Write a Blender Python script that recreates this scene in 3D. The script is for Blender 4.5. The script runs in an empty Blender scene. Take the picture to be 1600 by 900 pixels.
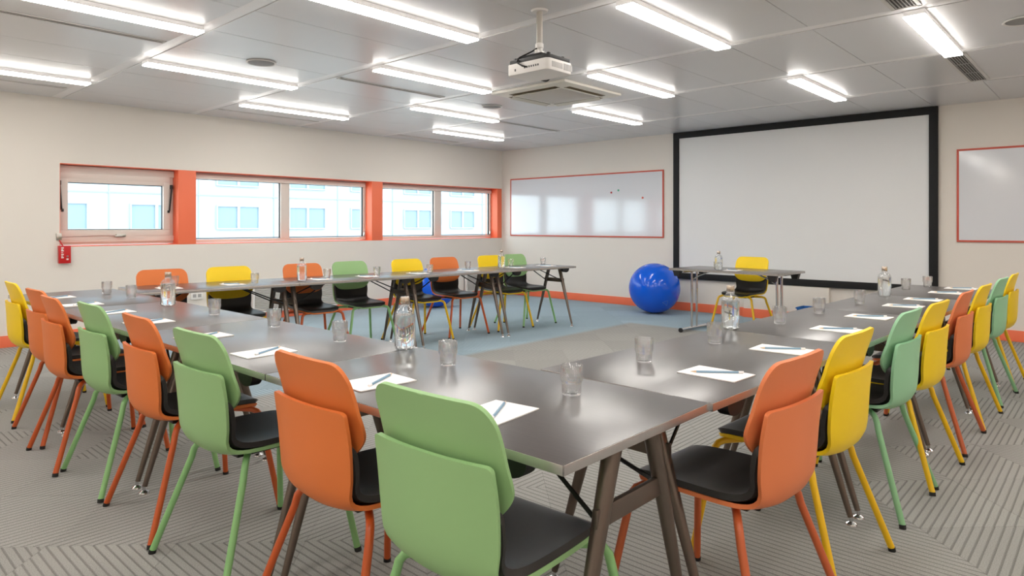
import bpy, bmesh, math, random
from mathutils import Vector, Matrix
random.seed(7)
S = bpy.context.scene
COL = S.collection
PI = math.pi

# ------------------------------------------------------------------ camera
cd = bpy.data.cameras.new('camera')
cam = bpy.data.objects.new('camera', cd)
COL.objects.link(cam)
cam.location = (0, 0, 1.25)
cam.rotation_euler = (PI/2, 0, math.radians(42.4425))
cd.sensor_width = 36
cd.lens = 1044.3/1600*36
cd.shift_y = (352-450)/1600
cd.clip_start = 0.05
cd.clip_end = 300
S.camera = cam

# ------------------------------------------------------------------ world (bright overcast daylight)
w = bpy.data.worlds.new('daylight'); S.world = w
w.use_nodes = True
bg = w.node_tree.nodes['Background']
bg.inputs[0].default_value = (0.86, 0.94, 1.0, 1)
bg.inputs[1].default_value = 3.0
LAMP = 14.5            # strength of the ceiling lamp diffusers

S.view_settings.view_transform = 'Standard'
S.view_settings.look = 'None'
S.view_settings.gamma = 1.0
S.view_settings.use_curve_mapping = False
S.view_settings.exposure = 0.75

# ------------------------------------------------------------------ materials
def lin(r, g, b):
    f = lambda c: (c/255/12.92) if c/255 <= .04045 else ((c/255+.055)/1.055)**2.4
    return (f(r), f(g), f(b), 1)

def mat(name, rgb, rough=.5, metal=0., spec=.5, noise=0., nscale=40., bump=0., bscale=200., coat=0., **kw):
    m = bpy.data.materials.new(name); m.use_nodes = True
    nt = m.node_tree; b = nt.nodes['Principled BSDF']
    c = lin(*rgb)
    b.inputs['Base Color'].default_value = c
    b.inputs['Roughness'].default_value = rough
    b.inputs['Metallic'].default_value = metal
    b.inputs['Specular IOR Level'].default_value = spec
    if coat: b.inputs['Coat Weight'].default_value = coat; b.inputs['Coat Roughness'].default_value = .08
    if noise or bump:
        tc = nt.nodes.new('ShaderNodeTexCoord')
    if noise:
        n = nt.nodes.new('ShaderNodeTexNoise'); n.inputs['Scale'].default_value = nscale; n.inputs['Detail'].default_value = 5
        nt.links.new(tc.outputs['Object'], n.inputs['Vector'])
        r = nt.nodes.new('ShaderNodeMapRange')
        r.inputs['To Min'].default_value = 1-noise; r.inputs['To Max'].default_value = 1+noise
        nt.links.new(n.outputs['Fac'], r.inputs['Value'])
        v = nt.nodes.new('ShaderNodeVectorMath'); v.operation = 'SCALE'
        v.inputs[0].default_value = c[:3]
        nt.links.new(r.outputs[0], v.inputs['Scale'])
        nt.links.new(v.outputs[0], b.inputs['Base Color'])
    if bump:
        n2 = nt.nodes.new('ShaderNodeTexNoise'); n2.inputs['Scale'].default_value = bscale; n2.inputs['Detail'].default_value = 3
        nt.links.new(tc.outputs['Object'], n2.inputs['Vector'])
        bp = nt.nodes.new('ShaderNodeBump'); bp.inputs['Strength'].default_value = bump; bp.inputs['Distance'].default_value = .002
        nt.links.new(n2.outputs['Fac'], bp.inputs['Height'])
        nt.links.new(bp.outputs[0], b.inputs['Normal'])
    return m

def emis(name, rgb, strength):
    m = bpy.data.materials.new(name); m.use_nodes = True
    nt = m.node_tree; b = nt.nodes['Principled BSDF']
    b.inputs['Base Color'].default_value = (.8, .8, .8, 1)
    b.inputs['Emission Color'].default_value = lin(*rgb)
    b.inputs['Emission Strength'].default_value = strength
    return m

def glassm(name, rgb=(255, 255, 255), ior=1.45, rough=0.):
    m = bpy.data.materials.new(name); m.use_nodes = True
    b = m.node_tree.nodes['Principled BSDF']
    b.inputs['Base Color'].default_value = lin(*rgb)
    b.inputs['Roughness'].default_value = rough
    b.inputs['IOR'].default_value = ior
    b.inputs['Transmission Weight'].default_value = 1
    return m

M = {}
M['wall'] = mat('wall_paint', (233, 226, 217), .75, noise=.012, nscale=2.5, bump=.08, bscale=120)
M['ceil'] = mat('ceiling_metal', (216, 215, 216), .3, .0, .9, noise=.015, nscale=3)
M['ceilslab'] = mat('ceiling_void', (120, 118, 116), .8)
M['strip'] = mat('ceiling_strip', (240, 238, 238), .35, 0, .8)
M['orangepaint'] = mat('coral_paint', (248, 122, 84), .5, noise=.02, nscale=6)
M['tape'] = mat('red_border', (208, 92, 74), .5)
M['frame'] = mat('window_frame_paint', (226, 216, 208), .4)
M['gasket'] = mat('dark_gasket', (32, 40, 48), .5)
M['black'] = mat('black_plastic', (20, 20, 22), .4)
M['screenframe'] = mat('black_velvet', (14, 14, 16), .7)
M['screen'] = mat('screen_cloth', (236, 236, 236), .9)
M['board'] = mat('whiteboard_enamel', (222, 224, 230), .12, 0, .9, coat=.6)
M['lamp'] = emis('lamp_diffuser', (255, 250, 243), LAMP)
M['lampbody'] = mat('lamp_body', (235, 235, 235), .3)
M['acw'] = mat('ac_plastic', (228, 224, 214), .4)
M['intake'] = mat('intake_grey', (205, 198, 190), .5)
M['pole'] = mat('pole_grey', (196, 190, 182), .4)
M['lampside'] = emis('lamp_side', (255, 246, 238), .15)
M['acd'] = mat('ac_slot', (120, 105, 80), .6)
M['mesh'] = mat('speaker_mesh', (150, 148, 146), .6)
M['vent'] = mat('vent_paint', (215, 212, 208), .4)
M['ventd'] = mat('vent_dark', (60, 56, 54), .7)
M['chrome'] = mat('chrome', (215, 215, 218), .12, 1.)
M['steel'] = mat('brushed_steel', (190, 186, 180), .3, 1.)
M['taupe'] = mat('taupe_metal', (116, 104, 95), .32, .75)
M['darkmetal'] = mat('dark_metal', (34, 31, 30), .4, .3)
M['edge'] = mat('edge_aluminium', (196, 192, 190), .26, .8)
M['pad'] = mat('black_leatherette', (50, 48, 47), .42, 0, .5, bump=.1, bscale=500)
M['rubber'] = mat('rubber', (22, 22, 22), .6)
M['paper'] = mat('paper', (250, 247, 245), .7)
M['pencil'] = mat('pencil_blue', (128, 160, 184), .4)
M['eraser'] = mat('eraser_white', (242, 238, 238), .5)
M['wood'] = mat('pencil_wood', (215, 185, 150), .6)
def front_fresnel(nt, ior):
    f = nt.nodes.new('ShaderNodeFresnel'); f.inputs[0].default_value = ior
    g = nt.nodes.new('ShaderNodeNewGeometry'); s1 = nt.nodes.new('ShaderNodeMath'); s1.operation = 'SUBTRACT'; s1.inputs[0].default_value = 1
    nt.links.new(g.outputs['Backfacing'], s1.inputs[1]); m = nt.nodes.new('ShaderNodeMath'); m.operation = 'MULTIPLY'
    nt.links.new(f.outputs[0], m.inputs[0]); nt.links.new(s1.outputs[0], m.inputs[1]); return m
def thinglass(name, ior, f):
    m = glassm(name, ior=ior); nt = m.node_tree; b = nt.nodes['Principled BSDF']; o = nt.nodes['Material Output']
    t = nt.nodes.new('ShaderNodeBsdfTransparent'); g = nt.nodes.new('ShaderNodeBsdfGlossy'); g.inputs['Roughness'].default_value = .03
    fr = front_fresnel(nt, 2.0)
    m1 = nt.nodes.new('ShaderNodeMixShader'); m2 = nt.nodes.new('ShaderNodeMixShader'); m2.inputs[0].default_value = f
    nt.links.new(fr.outputs[0], m1.inputs[0]); nt.links.new(t.outputs[0], m1.inputs[1]); nt.links.new(g.outputs[0], m1.inputs[2])
    nt.links.new(m1.outputs[0], m2.inputs[1]); nt.links.new(b.outputs[0], m2.inputs[2]); nt.links.new(m2.outputs[0], o.inputs[0]); return m
M['glass'] = thinglass('clear_glass', 1.45, .42)
M['bglass'] = thinglass('bottle_glass', 1.45, .08)
M['water'] = glassm('water', (250, 254, 255), 1.33)
M['cap'] = mat('bottle_cap', (205, 190, 175), .25, .9)
M['red'] = mat('alarm_red', (196, 22, 26), .35)
M['white'] = mat('white_plastic', (236, 233, 230), .4)
M['grey'] = mat('grey_plastic', (170, 168, 166), .5)
M['bluebin'] = mat('blue_plastic', (20, 100, 180), .4)
M['facade'] = mat('facade_panel', (168, 175, 180), .7, noise=.03, nscale=1)
M['facadejoint'] = mat('facade_joint', (150, 159, 164), .8)
M['fwin'] = mat('facade_window', (128, 148, 162), .3)
M['ground'] = mat('outdoor_paving', (190, 190, 188), .9, noise=.05, nscale=1)
CH = {'orange': mat('orange_shell', (226, 122, 58), .48, 0, .4, noise=.02, nscale=8),
      'green': mat('sage_shell', (152, 192, 132), .48, 0, .4, noise=.02, nscale=8),
      'mint': mat('mint_shell', (156, 207, 164), .48, 0, .4, noise=.02, nscale=8),
      'yellow': mat('yellow_shell', (252, 214, 24), .45, 0, .4, noise=.02, nscale=8),
      'rust': mat('orange_shell_b', (230, 130, 80), .48, 0, .4, noise=.02, nscale=8)}
CHL = {k: mat(k+'_leg_paint', c, .3) for k, c in dict(orange=(196, 88, 38), green=(140, 190, 125), mint=(138, 188, 140), yellow=(238, 190, 20), rust=(198, 98, 55)).items()}

def ball_mat():
    m = mat('ball_vinyl', (5, 92, 222), .12, 0, .55)
    nt = m.node_tree; b = nt.nodes['Principled BSDF']
    tc = nt.nodes.new('ShaderNodeTexCoord'); wv = nt.nodes.new('ShaderNodeTexWave')
    wv.wave_type = 'BANDS'; wv.bands_direction = 'Z'; wv.inputs['Scale'].default_value = 14
    nt.links.new(tc.outputs['Object'], wv.inputs['Vector'])
    bp = nt.nodes.new('ShaderNodeBump'); bp.inputs['Strength'].default_value = .05; bp.inputs['Distance'].default_value = .002
    nt.links.new(wv.outputs['Fac'], bp.inputs['Height']); nt.links.new(bp.outputs[0], b.inputs['Normal'])
    return m
M['ball'] = ball_mat()

def tabletop_mat():
    m = mat('dark_laminate', (84, 76, 74), .32, 0, .8, coat=.4)
    m.node_tree.nodes['Principled BSDF'].inputs['Coat Roughness'].default_value = .22; m.node_tree.nodes['Principled BSDF'].inputs['Coat IOR'].default_value = 1.7
    nt = m.node_tree; b = nt.nodes['Principled BSDF']
    tc = nt.nodes.new('ShaderNodeTexCoord'); mp = nt.nodes.new('ShaderNodeMapping')
    mp.inputs['Scale'].default_value = (3, 60, 1)
    n = nt.nodes.new('ShaderNodeTexNoise'); n.inputs['Scale'].default_value = 3; n.inputs['Detail'].default_value = 6
    nt.links.new(tc.outputs['Object'], mp.inputs[0]); nt.links.new(mp.outputs[0], n.inputs['Vector'])
    r = nt.nodes.new('ShaderNodeValToRGB')
    r.color_ramp.elements[0].position = .3; r.color_ramp.elements[0].color = lin(62, 55, 54)
    r.color_ramp.elements[1].position = .7; r.color_ramp.elements[1].color = lin(68, 61, 60)
    nt.links.new(n.outputs['Fac'], r.inputs[0]); nt.links.new(r.outputs[0], b.inputs['Base Color'])
    return m
M['top'] = tabletop_mat()

def carpet_mat(ribbed=True):
    m = mat('carpet_pile', (160, 154, 148), .95, 0, .1)
    nt = m.node_tree; b = nt.nodes['Principled BSDF']; L = nt.links
    geo = nt.nodes.new('ShaderNodeNewGeometry')
    sep = nt.nodes.new('ShaderNodeSeparateXYZ'); L.new(geo.outputs['Position'], sep.inputs[0])
    # bluer colour along the window side and in front of the screen wall
    mr = nt.nodes.new('ShaderNodeMapRange'); mr.inputs['From Min'].default_value = -4.62; mr.inputs['From Max'].default_value = -4.72
    L.new(sep.outputs['X'], mr.inputs['Value'])
    mr2 = nt.nodes.new('ShaderNodeMapRange'); mr2.inputs['From Min'].default_value = 7.3; mr2.inputs['From Max'].default_value = 7.4
    L.new(sep.outputs['Y'], mr2.inputs['Value'])
    mr4 = nt.nodes.new('ShaderNodeMapRange'); mr4.inputs['From Min'].default_value = -2.0; mr4.inputs['From Max'].default_value = -2.6; L.new(sep.outputs['X'], mr4.inputs['Value'])
    mz = nt.nodes.new('ShaderNodeMath'); mz.operation = 'MULTIPLY'; L.new(mr2.outputs[0], mz.inputs[0]); L.new(mr4.outputs[0], mz.inputs[1]); mr2 = mz
    mx = nt.nodes.new('ShaderNodeMath'); mx.operation = 'MAXIMUM'; L.new(mr.outputs[0], mx.inputs[0]); L.new(mr2.outputs[0], mx.inputs[1])
    mr3 = nt.nodes.new('ShaderNodeMapRange'); mr3.inputs['From Min'].default_value = 1.6; mr3.inputs['From Max'].default_value = 1.8
    L.new(sep.outputs['Y'], mr3.inputs['Value'])
    mul = nt.nodes.new('ShaderNodeMath'); mul.operation = 'MULTIPLY'; L.new(mx.outputs[0], mul.inputs[0]); L.new(mr3.outputs[0], mul.inputs[1])
    mix = nt.nodes.new('ShaderNodeMix'); mix.data_type = 'RGBA'
    mix.inputs['A'].default_value = lin(163, 162, 158); mix.inputs['B'].default_value = lin(164, 184, 195)
    L.new(mul.outputs[0], mix.inputs['Factor'])
    n = nt.nodes.new('ShaderNodeTexNoise'); n.inputs['Scale'].default_value = 260; n.inputs['Detail'].default_value = 3
    L.new(geo.outputs['Position'], n.inputs['Vector'])
    r = nt.nodes.new('ShaderNodeMapRange'); r.inputs['From Min'].default_value = .3; r.inputs['From Max'].default_value = .7
    r.inputs['To Min'].default_value = .72; r.inputs['To Max'].default_value = 1.18
    L.new(n.outputs['Fac'], r.inputs['Value'])
    fac = r.outputs[0]; hgt = n.outputs['Fac']
    oi = nt.nodes.new('ShaderNodeObjectInfo')
    ro = nt.nodes.new('ShaderNodeMapRange'); ro.inputs['To Min'].default_value = .93; ro.inputs['To Max'].default_value = 1.05
    L.new(oi.outputs['Random'], ro.inputs['Value'])
    m0 = nt.nodes.new('ShaderNodeMath'); m0.operation = 'MULTIPLY'; L.new(fac, m0.inputs[0]); L.new(ro.outputs[0], m0.inputs[1]); fac = m0.outputs[0]
    if ribbed:
        tc = nt.nodes.new('ShaderNodeTexCoord'); s2 = nt.nodes.new('ShaderNodeSeparateXYZ'); L.new(tc.outputs['Object'], s2.inputs[0])
        mm = nt.nodes.new('ShaderNodeMath'); mm.operation = 'MULTIPLY'; mm.inputs[1].default_value = 1/.032; L.new(s2.outputs['Y'], mm.inputs[0])
        fr = nt.nodes.new('ShaderNodeMath'); fr.operation = 'PINGPONG'; fr.inputs[1].default_value = .5; L.new(mm.outputs[0], fr.inputs[0])
        rb = nt.nodes.new('ShaderNodeMapRange'); rb.interpolation_type = 'SMOOTHSTEP'
        rb.inputs['From Min'].default_value = .03; rb.inputs['From Max'].default_value = .17
        rb.inputs['To Min'].default_value = 0.; rb.inputs['To Max'].default_value = 1
        L.new(fr.outputs[0], rb.inputs['Value'])
        rc = nt.nodes.new('ShaderNodeMapRange'); rc.inputs['To Min'].default_value = .68; rc.inputs['To Max'].default_value = 1.03
        L.new(rb.outputs[0], rc.inputs['Value'])
        m1 = nt.nodes.new('ShaderNodeMath'); m1.operation = 'MULTIPLY'; L.new(fac, m1.inputs[0]); L.new(rc.outputs[0], m1.inputs[1]); fac = m1.outputs[0]
        ad = nt.nodes.new('ShaderNodeMath'); ad.operation = 'MULTIPLY_ADD'; ad.inputs[1].default_value = .35; L.new(hgt, ad.inputs[0]); L.new(rb.outputs[0], ad.inputs[2]); hgt = ad.outputs[0]
    v = nt.nodes.new('ShaderNodeVectorMath'); v.operation = 'SCALE'; L.new(mix.outputs['Result'], v.inputs[0]); L.new(fac, v.inputs['Scale'])
    L.new(v.outputs[0], b.inputs['Base Color'])
    bp = nt.nodes.new('ShaderNodeBump'); bp.inputs['Strength'].default_value = .7; bp.inputs['Distance'].default_value = .004
    L.new(hgt, bp.inputs['Height']); L.new(bp.outputs[0], b.inputs['Normal'])
    return m
M['carpet'] = carpet_mat()

# ------------------------------------------------------------------ mesh helpers
class MB:
    def __init__(s): s.v = []; s.f = []
    def add(s, vs, fs):
        o = len(s.v); s.v += [tuple(p) for p in vs]; s.f += [tuple(i+o for i in f) for f in fs]; return s
    def box(s, x0, x1, y0, y1, z0, z1, c=0):
        if c <= 0:
            return s.add([(x0,y0,z0),(x1,y0,z0),(x1,y1,z0),(x0,y1,z0),(x0,y0,z1),(x1,y0,z1),(x1,y1,z1),(x0,y1,z1)],
                         [(0,3,2,1),(4,5,6,7),(0,1,5,4),(1,2,6,5),(2,3,7,6),(3,0,4,7)])
        bm = bmesh.new(); bmesh.ops.create_cube(bm, size=1)
        for p in bm.verts: p.co = Vector(((x0+x1)/2+p.co.x*(x1-x0), (y0+y1)/2+p.co.y*(y1-y0), (z0+z1)/2+p.co.z*(z1-z0)))
        bmesh.ops.bevel(bm, geom=bm.edges[:], offset=c, segments=2, affect='EDGES', profile=.6)
        bm.verts.index_update()
        vs = [p.co[:] for p in bm.verts]; fs = [[q.index for q in f.verts] for f in bm.faces]; bm.free()
        return s.add(vs, fs)
    def tube(s, pts, rad, n=10, cap=True):
        pts = [Vector(p) for p in pts]
        if not hasattr(rad, '__len__'): rad = [rad]*len(pts)
        rings = []; up = None
        for i, p in enumerate(pts):
            a = pts[max(0, i-1)]; b = pts[min(len(pts)-1, i+1)]
            t = (b-a).normalized()
            if up is None:
                up = Vector((0, 0, 1)) if abs(t.z) < .9 else Vector((1, 0, 0))
            sx = t.cross(up).normalized(); up = sx.cross(t).normalized()
            rings.append([p+(sx*math.cos(k*2*PI/n)+up*math.sin(k*2*PI/n))*rad[i] for k in range(n)])
        vs = [q for r in rings for q in r]
        fs = [(i*n+k, i*n+(k+1) % n, (i+1)*n+(k+1) % n, (i+1)*n+k) for i in range(len(pts)-1) for k in range(n)]
        if cap:
            fs.append(tuple(range(n))[::-1]); fs.append(tuple((len(pts)-1)*n+k for k in range(n)))
        return s.add(vs, fs)
    def lathe(s, prof, n=28, c=(0, 0, 0)):
        vs = []; fs = []
        for r, z in prof:
            for k in range(n):
                a = k*2*PI/n; vs.append((c[0]+max(r, 1e-5)*math.cos(a), c[1]+max(r, 1e-5)*math.sin(a), c[2]+z))
        for i in range(len(prof)-1):
            for k in range(n):
                fs.append((i*n+k, i*n+(k+1) % n, (i+1)*n+(k+1) % n, (i+1)*n+k))
        if prof[0][0] > 1e-4: fs.append(tuple(range(n))[::-1])
        if prof[-1][0] > 1e-4: fs.append(tuple((len(prof)-1)*n+k for k in range(n)))
        return s.add(vs, fs)
    def mesh(s, name, m, smooth=30):
        me = bpy.data.meshes.new(name); me.from_pydata(s.v, [], s.f); me.materials.append(m)
        me.validate()
        bm = bmesh.new(); bm.from_mesh(me)
        bmesh.ops.remove_doubles(bm, verts=bm.verts, dist=1e-6)
        bmesh.ops.recalc_face_normals(bm, faces=bm.faces); bm.to_mesh(me); bm.free()
        if smooth:
            me.polygons.foreach_set('use_smooth', [True]*len(me.polygons))
            me.set_sharp_from_angle(angle=math.radians(smooth))
        return me
    def obj(s, name, m, parent=None, smooth=30, loc=None):
        o = bpy.data.objects.new(name, s.mesh(name, m, smooth)); COL.objects.link(o)
        if parent: o.parent = parent
        if loc: o.location = loc
        return o

def thing(name, label, cat, loc=(0, 0, 0), rz=0, group=None):
    o = bpy.data.objects.new(name, None); COL.objects.link(o); o.empty_display_size = .1
    o.location = loc; o.rotation_euler = (0, 0, rz); o['label'] = label; o['category'] = cat
    if group: o['group'] = group
    return o
def tag(o, label, cat, group=None):
    o['label'] = label; o['category'] = cat
    if group: o['group'] = group
    return o
def struct(o): o['kind'] = 'structure'; return o
def kids(o): return [c for c in COL.objects if c.parent == o]
def copy_tree(o, parent=None):
    c = o.copy(); COL.objects.link(c)
    if parent: c.parent = parent
    for ch in CHILD.get(o.name, []): copy_tree(ch, c)
    return c
CHILD = {}
def index_children():
    CHILD.clear()
    for o in COL.objects:
        if o.parent: CHILD.setdefault(o.parent.name, []).append(o)

# ------------------------------------------------------------------ room shell
XW, XE, YN, YS, ZC = -8.43, 2.3, 8.952, -2.2, 2.615
Z0, Z1 = 1.018, 1.92                    # window band
RD = .18                                # depth of the recess
floor = struct(MB().box(XW-.3, XE+.3, YS-.3, YN+.3, -.12, -.012).obj('floor', M['carpet'], smooth=0))
ceil_ = struct(MB().box(XW-.3, XE+.3, YS-.3, YN+.3, ZC+.02, ZC+.15).obj('ceiling', M['ceilslab'], smooth=0))

b = MB()
b.box(XW-.35, XW, YS-.3, YN+.3, -.1, Z0); b.box(XW-.35, XW, YS-.3, YN+.3, Z1, ZC+.12)
b.box(XW-.35, XW, YS-.3, 2.02, Z0, Z1); b.box(XW-.35, XW, 8.934, YN+.3, Z0, Z1)
wl = struct(b.obj('wall_left', M['wall'], smooth=0))
struct(MB().box(XW-.35, XE+.3, YN, YN+.3, -.1, ZC+.12).obj('wall_far', M['wall'], smooth=0))
struct(MB().box(XE, XE+.3, YS-.3, YN+.3, -.1, ZC+.12).obj('wall_right', M['wall'], smooth=0))
struct(MB().box(XW-.3, XE+.3, YS-.3, YS, -.1, ZC+.12).obj('wall_back', M['wall'], smooth=0))
# shallow boxed-in section under the screen
struct(MB().box(-3.83, -2.73, YN-.07, YN, 0, .46, .003).obj('trim_1', M['wall']))
# skirting
def skirt(name, *a): struct(MB().box(*a, .004).obj(name, M['orangepaint']))
skirt('baseboard_left', XW, XW+.014, YS, YN, 0, .12)
b = MB(); b.box(XW, -3.83, YN-.014, YN, 0, .12, .004); b.box(-3.844, -2.716, YN-.084, YN-.07, 0, .12, .004); b.box(-2.73, XE, YN-.014, YN, 0, .12, .004)
struct(b.obj('baseboard_far', M['orangepaint']))
skirt('baseboard_right', XE-.014, XE, YS, YN, 0, .12)
# coral painted piers and reveals of the window band
for i, (a, c) in enumerate([(3.24, 3.45), (6.06, 6.26), (8.82, 8.934)]):
    struct(MB().box(XW-.30, XW+.002, a, c, Z0, Z1, .002).obj('trim_%d' % (i+2), M['orangepaint']))
b = MB(); b.box(XW-.30, XW-.001, 2.02, 8.934, Z0, Z0+.006); b.box(XW-.30, XW-.001, 2.02, 8.934, Z1-.006, Z1)
b.box(XW-.30, XW-.002, 2.02, 2.024, Z0, Z1)
struct(b.obj('trim_5', M['orangepaint'], smooth=0))

# windows
GX = XW-RD
def win_frame(m, y0, y1, z0, z1, t, x0, x1):
    m.box(x0, x1, y0, y1, z0, z0+t, .004); m.box(x0, x1, y0, y1, z1-t, z1, .004)
    m.box(x0, x1, y0, y0+t, z0+t, z1-t, .004); m.box(x0, x1, y1-t, y1, z0+t, z1-t, .004)
def pane(root, y0, y1, z0, z1):
    f = MB().box(GX-.03, GX-.022, y0-.004, y1+.004, z0-.004, z1+.004).obj('pane', M['winglass'], root, smooth=0)
    g = MB(); win_frame(g, y0-.006, y1+.006, z0-.006, z1+.006, .010, GX-.02, GX+.006)
    g.obj('gasket', M['gasket'], root)
def wglass():
    m = bpy.data.materials.new('window_glass'); m.use_nodes = True
    nt = m.node_tree; nt.nodes.clear()
    o = nt.nodes.new('ShaderNodeOutputMaterial'); t = nt.nodes.new('ShaderNodeBsdfTransparent'); g = nt.nodes.new('ShaderNodeBsdfGlossy')
    t.inputs[0].default_value = (.93, .98, .985, 1); g.inputs['Roughness'].default_value = .02
    mx = nt.nodes.new('ShaderNodeMixShader'); fr = front_fresnel(nt, 1.45)
    nt.links.new(fr.outputs[0], mx.inputs[0]); nt.links.new(t.outputs[0], mx.inputs[1]); nt.links.new(g.outputs[0], mx.inputs[2])
    nt.links.new(mx.outputs[0], o.inputs[0]); return m
M['winglass'] = wglass()

def wroot(n):
    o = bpy.data.objects.new('window_%d' % n, None); COL.objects.link(o); o['kind'] = 'structure'; return o
# first window: a top-hung sash with stays
w1 = wroot(1)
m = MB(); win_frame(m, 2.02, 3.24, Z0+.012, Z1-.012, .05, GX-.06, GX+.02); m.box(GX-.05, GX+.05, 2.02, 3.24, 1.83, Z1-.012, .004); m.box(GX-.05, GX+.04, 2.02, 3.24, 1.06, 1.128, .004); m.obj('outer_frame', M['frame'], w1)
m = MB(); win_frame(m, 2.055, 3.195, 1.125, 1.84, .074, GX-.03, GX+.045); m.box(GX-.03, GX+.044, 2.10, 3.15, 1.727, 1.80, .003); m.obj('sash_frame', M['frame'], w1)
pane(w1, 2.13, 3.118, 1.202, 1.723)
m = MB(); m.box(GX+.045, GX+.075, 2.60, 2.70, 1.115, 1.15, .006); m.box(GX+.06, GX+.085, 2.58, 2.66, 1.118, 1.132, .004); m.obj('latch', M['steel'], w1)
for y, s in ((3.205, 1), (2.045, -1)):
    m = MB(); m.tube([(GX+.07, y, 1.70), (GX+.055, y-.02*s, 1.42)], .010, 8); m.box(GX+.04, GX+.085, y-.012, y+.012, 1.69, 1.74, .004); m.box(GX+.03, GX+.07, y-.03*s-.01, y-.03*s+.01, 1.40, 1.43, .003)
    m.obj('window_stay', M['black'], w1)
m = MB(); m.tube([(GX+.06, 2.60, 1.13), (GX+.075, 2.45, 1.135), (GX+.08, 2.2, 1.125), (XW+.02, 2.03, 1.12)], .004, 6); m.obj('release_cable', M['steel'], w1)
m = MB(); m.box(XW, XW+.02, 1.985, 2.035, 1.09, 1.165, .004); m.obj('cable_plate', M['steel'], w1)
def pair(n, y0, y1, ma, mb_):
    r = wroot(n)
    m = MB(); win_frame(m, y0, y1, Z0+.012, Z1-.012, .042, GX-.06, GX+.02)
    m.box(GX-.05, GX+.03, ma, mb_, Z0+.05, Z1-.05, .004); m.obj('window_frame', M['frame'], r)
    m = MB(); m.box(GX+.02, GX+.07, y0, y1-.04, 1.832, 1.885, .008); m.obj('blind_box', M['frame'], r)
    pane(r, y0+.05, ma-.004, 1.085, 1.832); pane(r, mb_+.004, y1-.05, 1.085, 1.832)
    m = MB(); m.box(GX+.02, GX+.04, y1-.045, y1-.03, 1.08, 1.14, .003); m.tube([(GX+.045, y1-.037, 1.10), (GX+.05, y1-.037, 1.17)], .006, 8); m.obj('window_handle', M['steel'], r)
pair(2, 3.45, 6.06, 4.655, 4.786)
pair(3, 6.26, 8.82, 7.445, 7.598)

# ------------------------------------------------------------------ ceiling grid: panels and strips
PX = 1.2425; LX = [-.98-PX*k for k in range(-3, 6)]   # lamp columns
STR = [1.99+1.413*j for j in range(-3, 5)]
xs = sorted([-.98-.621-.62125*k for k in range(-6, 12)])
edges = [XW] + [x for x in xs if XW+.05 < x < XE-.05] + [XE]
rows = [YS] + [y for y in STR if YS+.1 < y < YN-.1] + [YN]
meshes = {}
for j in range(len(rows)-1):
    y0 = rows[j]+(.05 if j else 0); y1 = rows[j+1]-(.05 if j < len(rows)-2 else 0)
    for i in range(len(edges)-1):
        a, c = edges[i]+.002, edges[i+1]-.002
        key = (round(c-a, 3), round(y1-y0, 3))
        if key not in meshes:
            hx, hy = (c-a)/2, (y1-y0)/2
            meshes[key] = MB().box(-hx, hx, -hy, hy, 0, .016, .002).mesh('ceiling_panel', M['ceil'], 0)
        o = bpy.data.objects.new('ceiling_panel', meshes[key]); COL.objects.link(o)
        o.location = ((a+c)/2, (y0+y1)/2, ZC+random.uniform(0, .001)); o.parent = ceil_
for y in rows[1:-1]:
    MB().box(XW, XE, y-.047, y+.047, ZC+.004, ZC+.019, .002).obj('ceiling_strip', M['strip'], ceil_)

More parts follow.
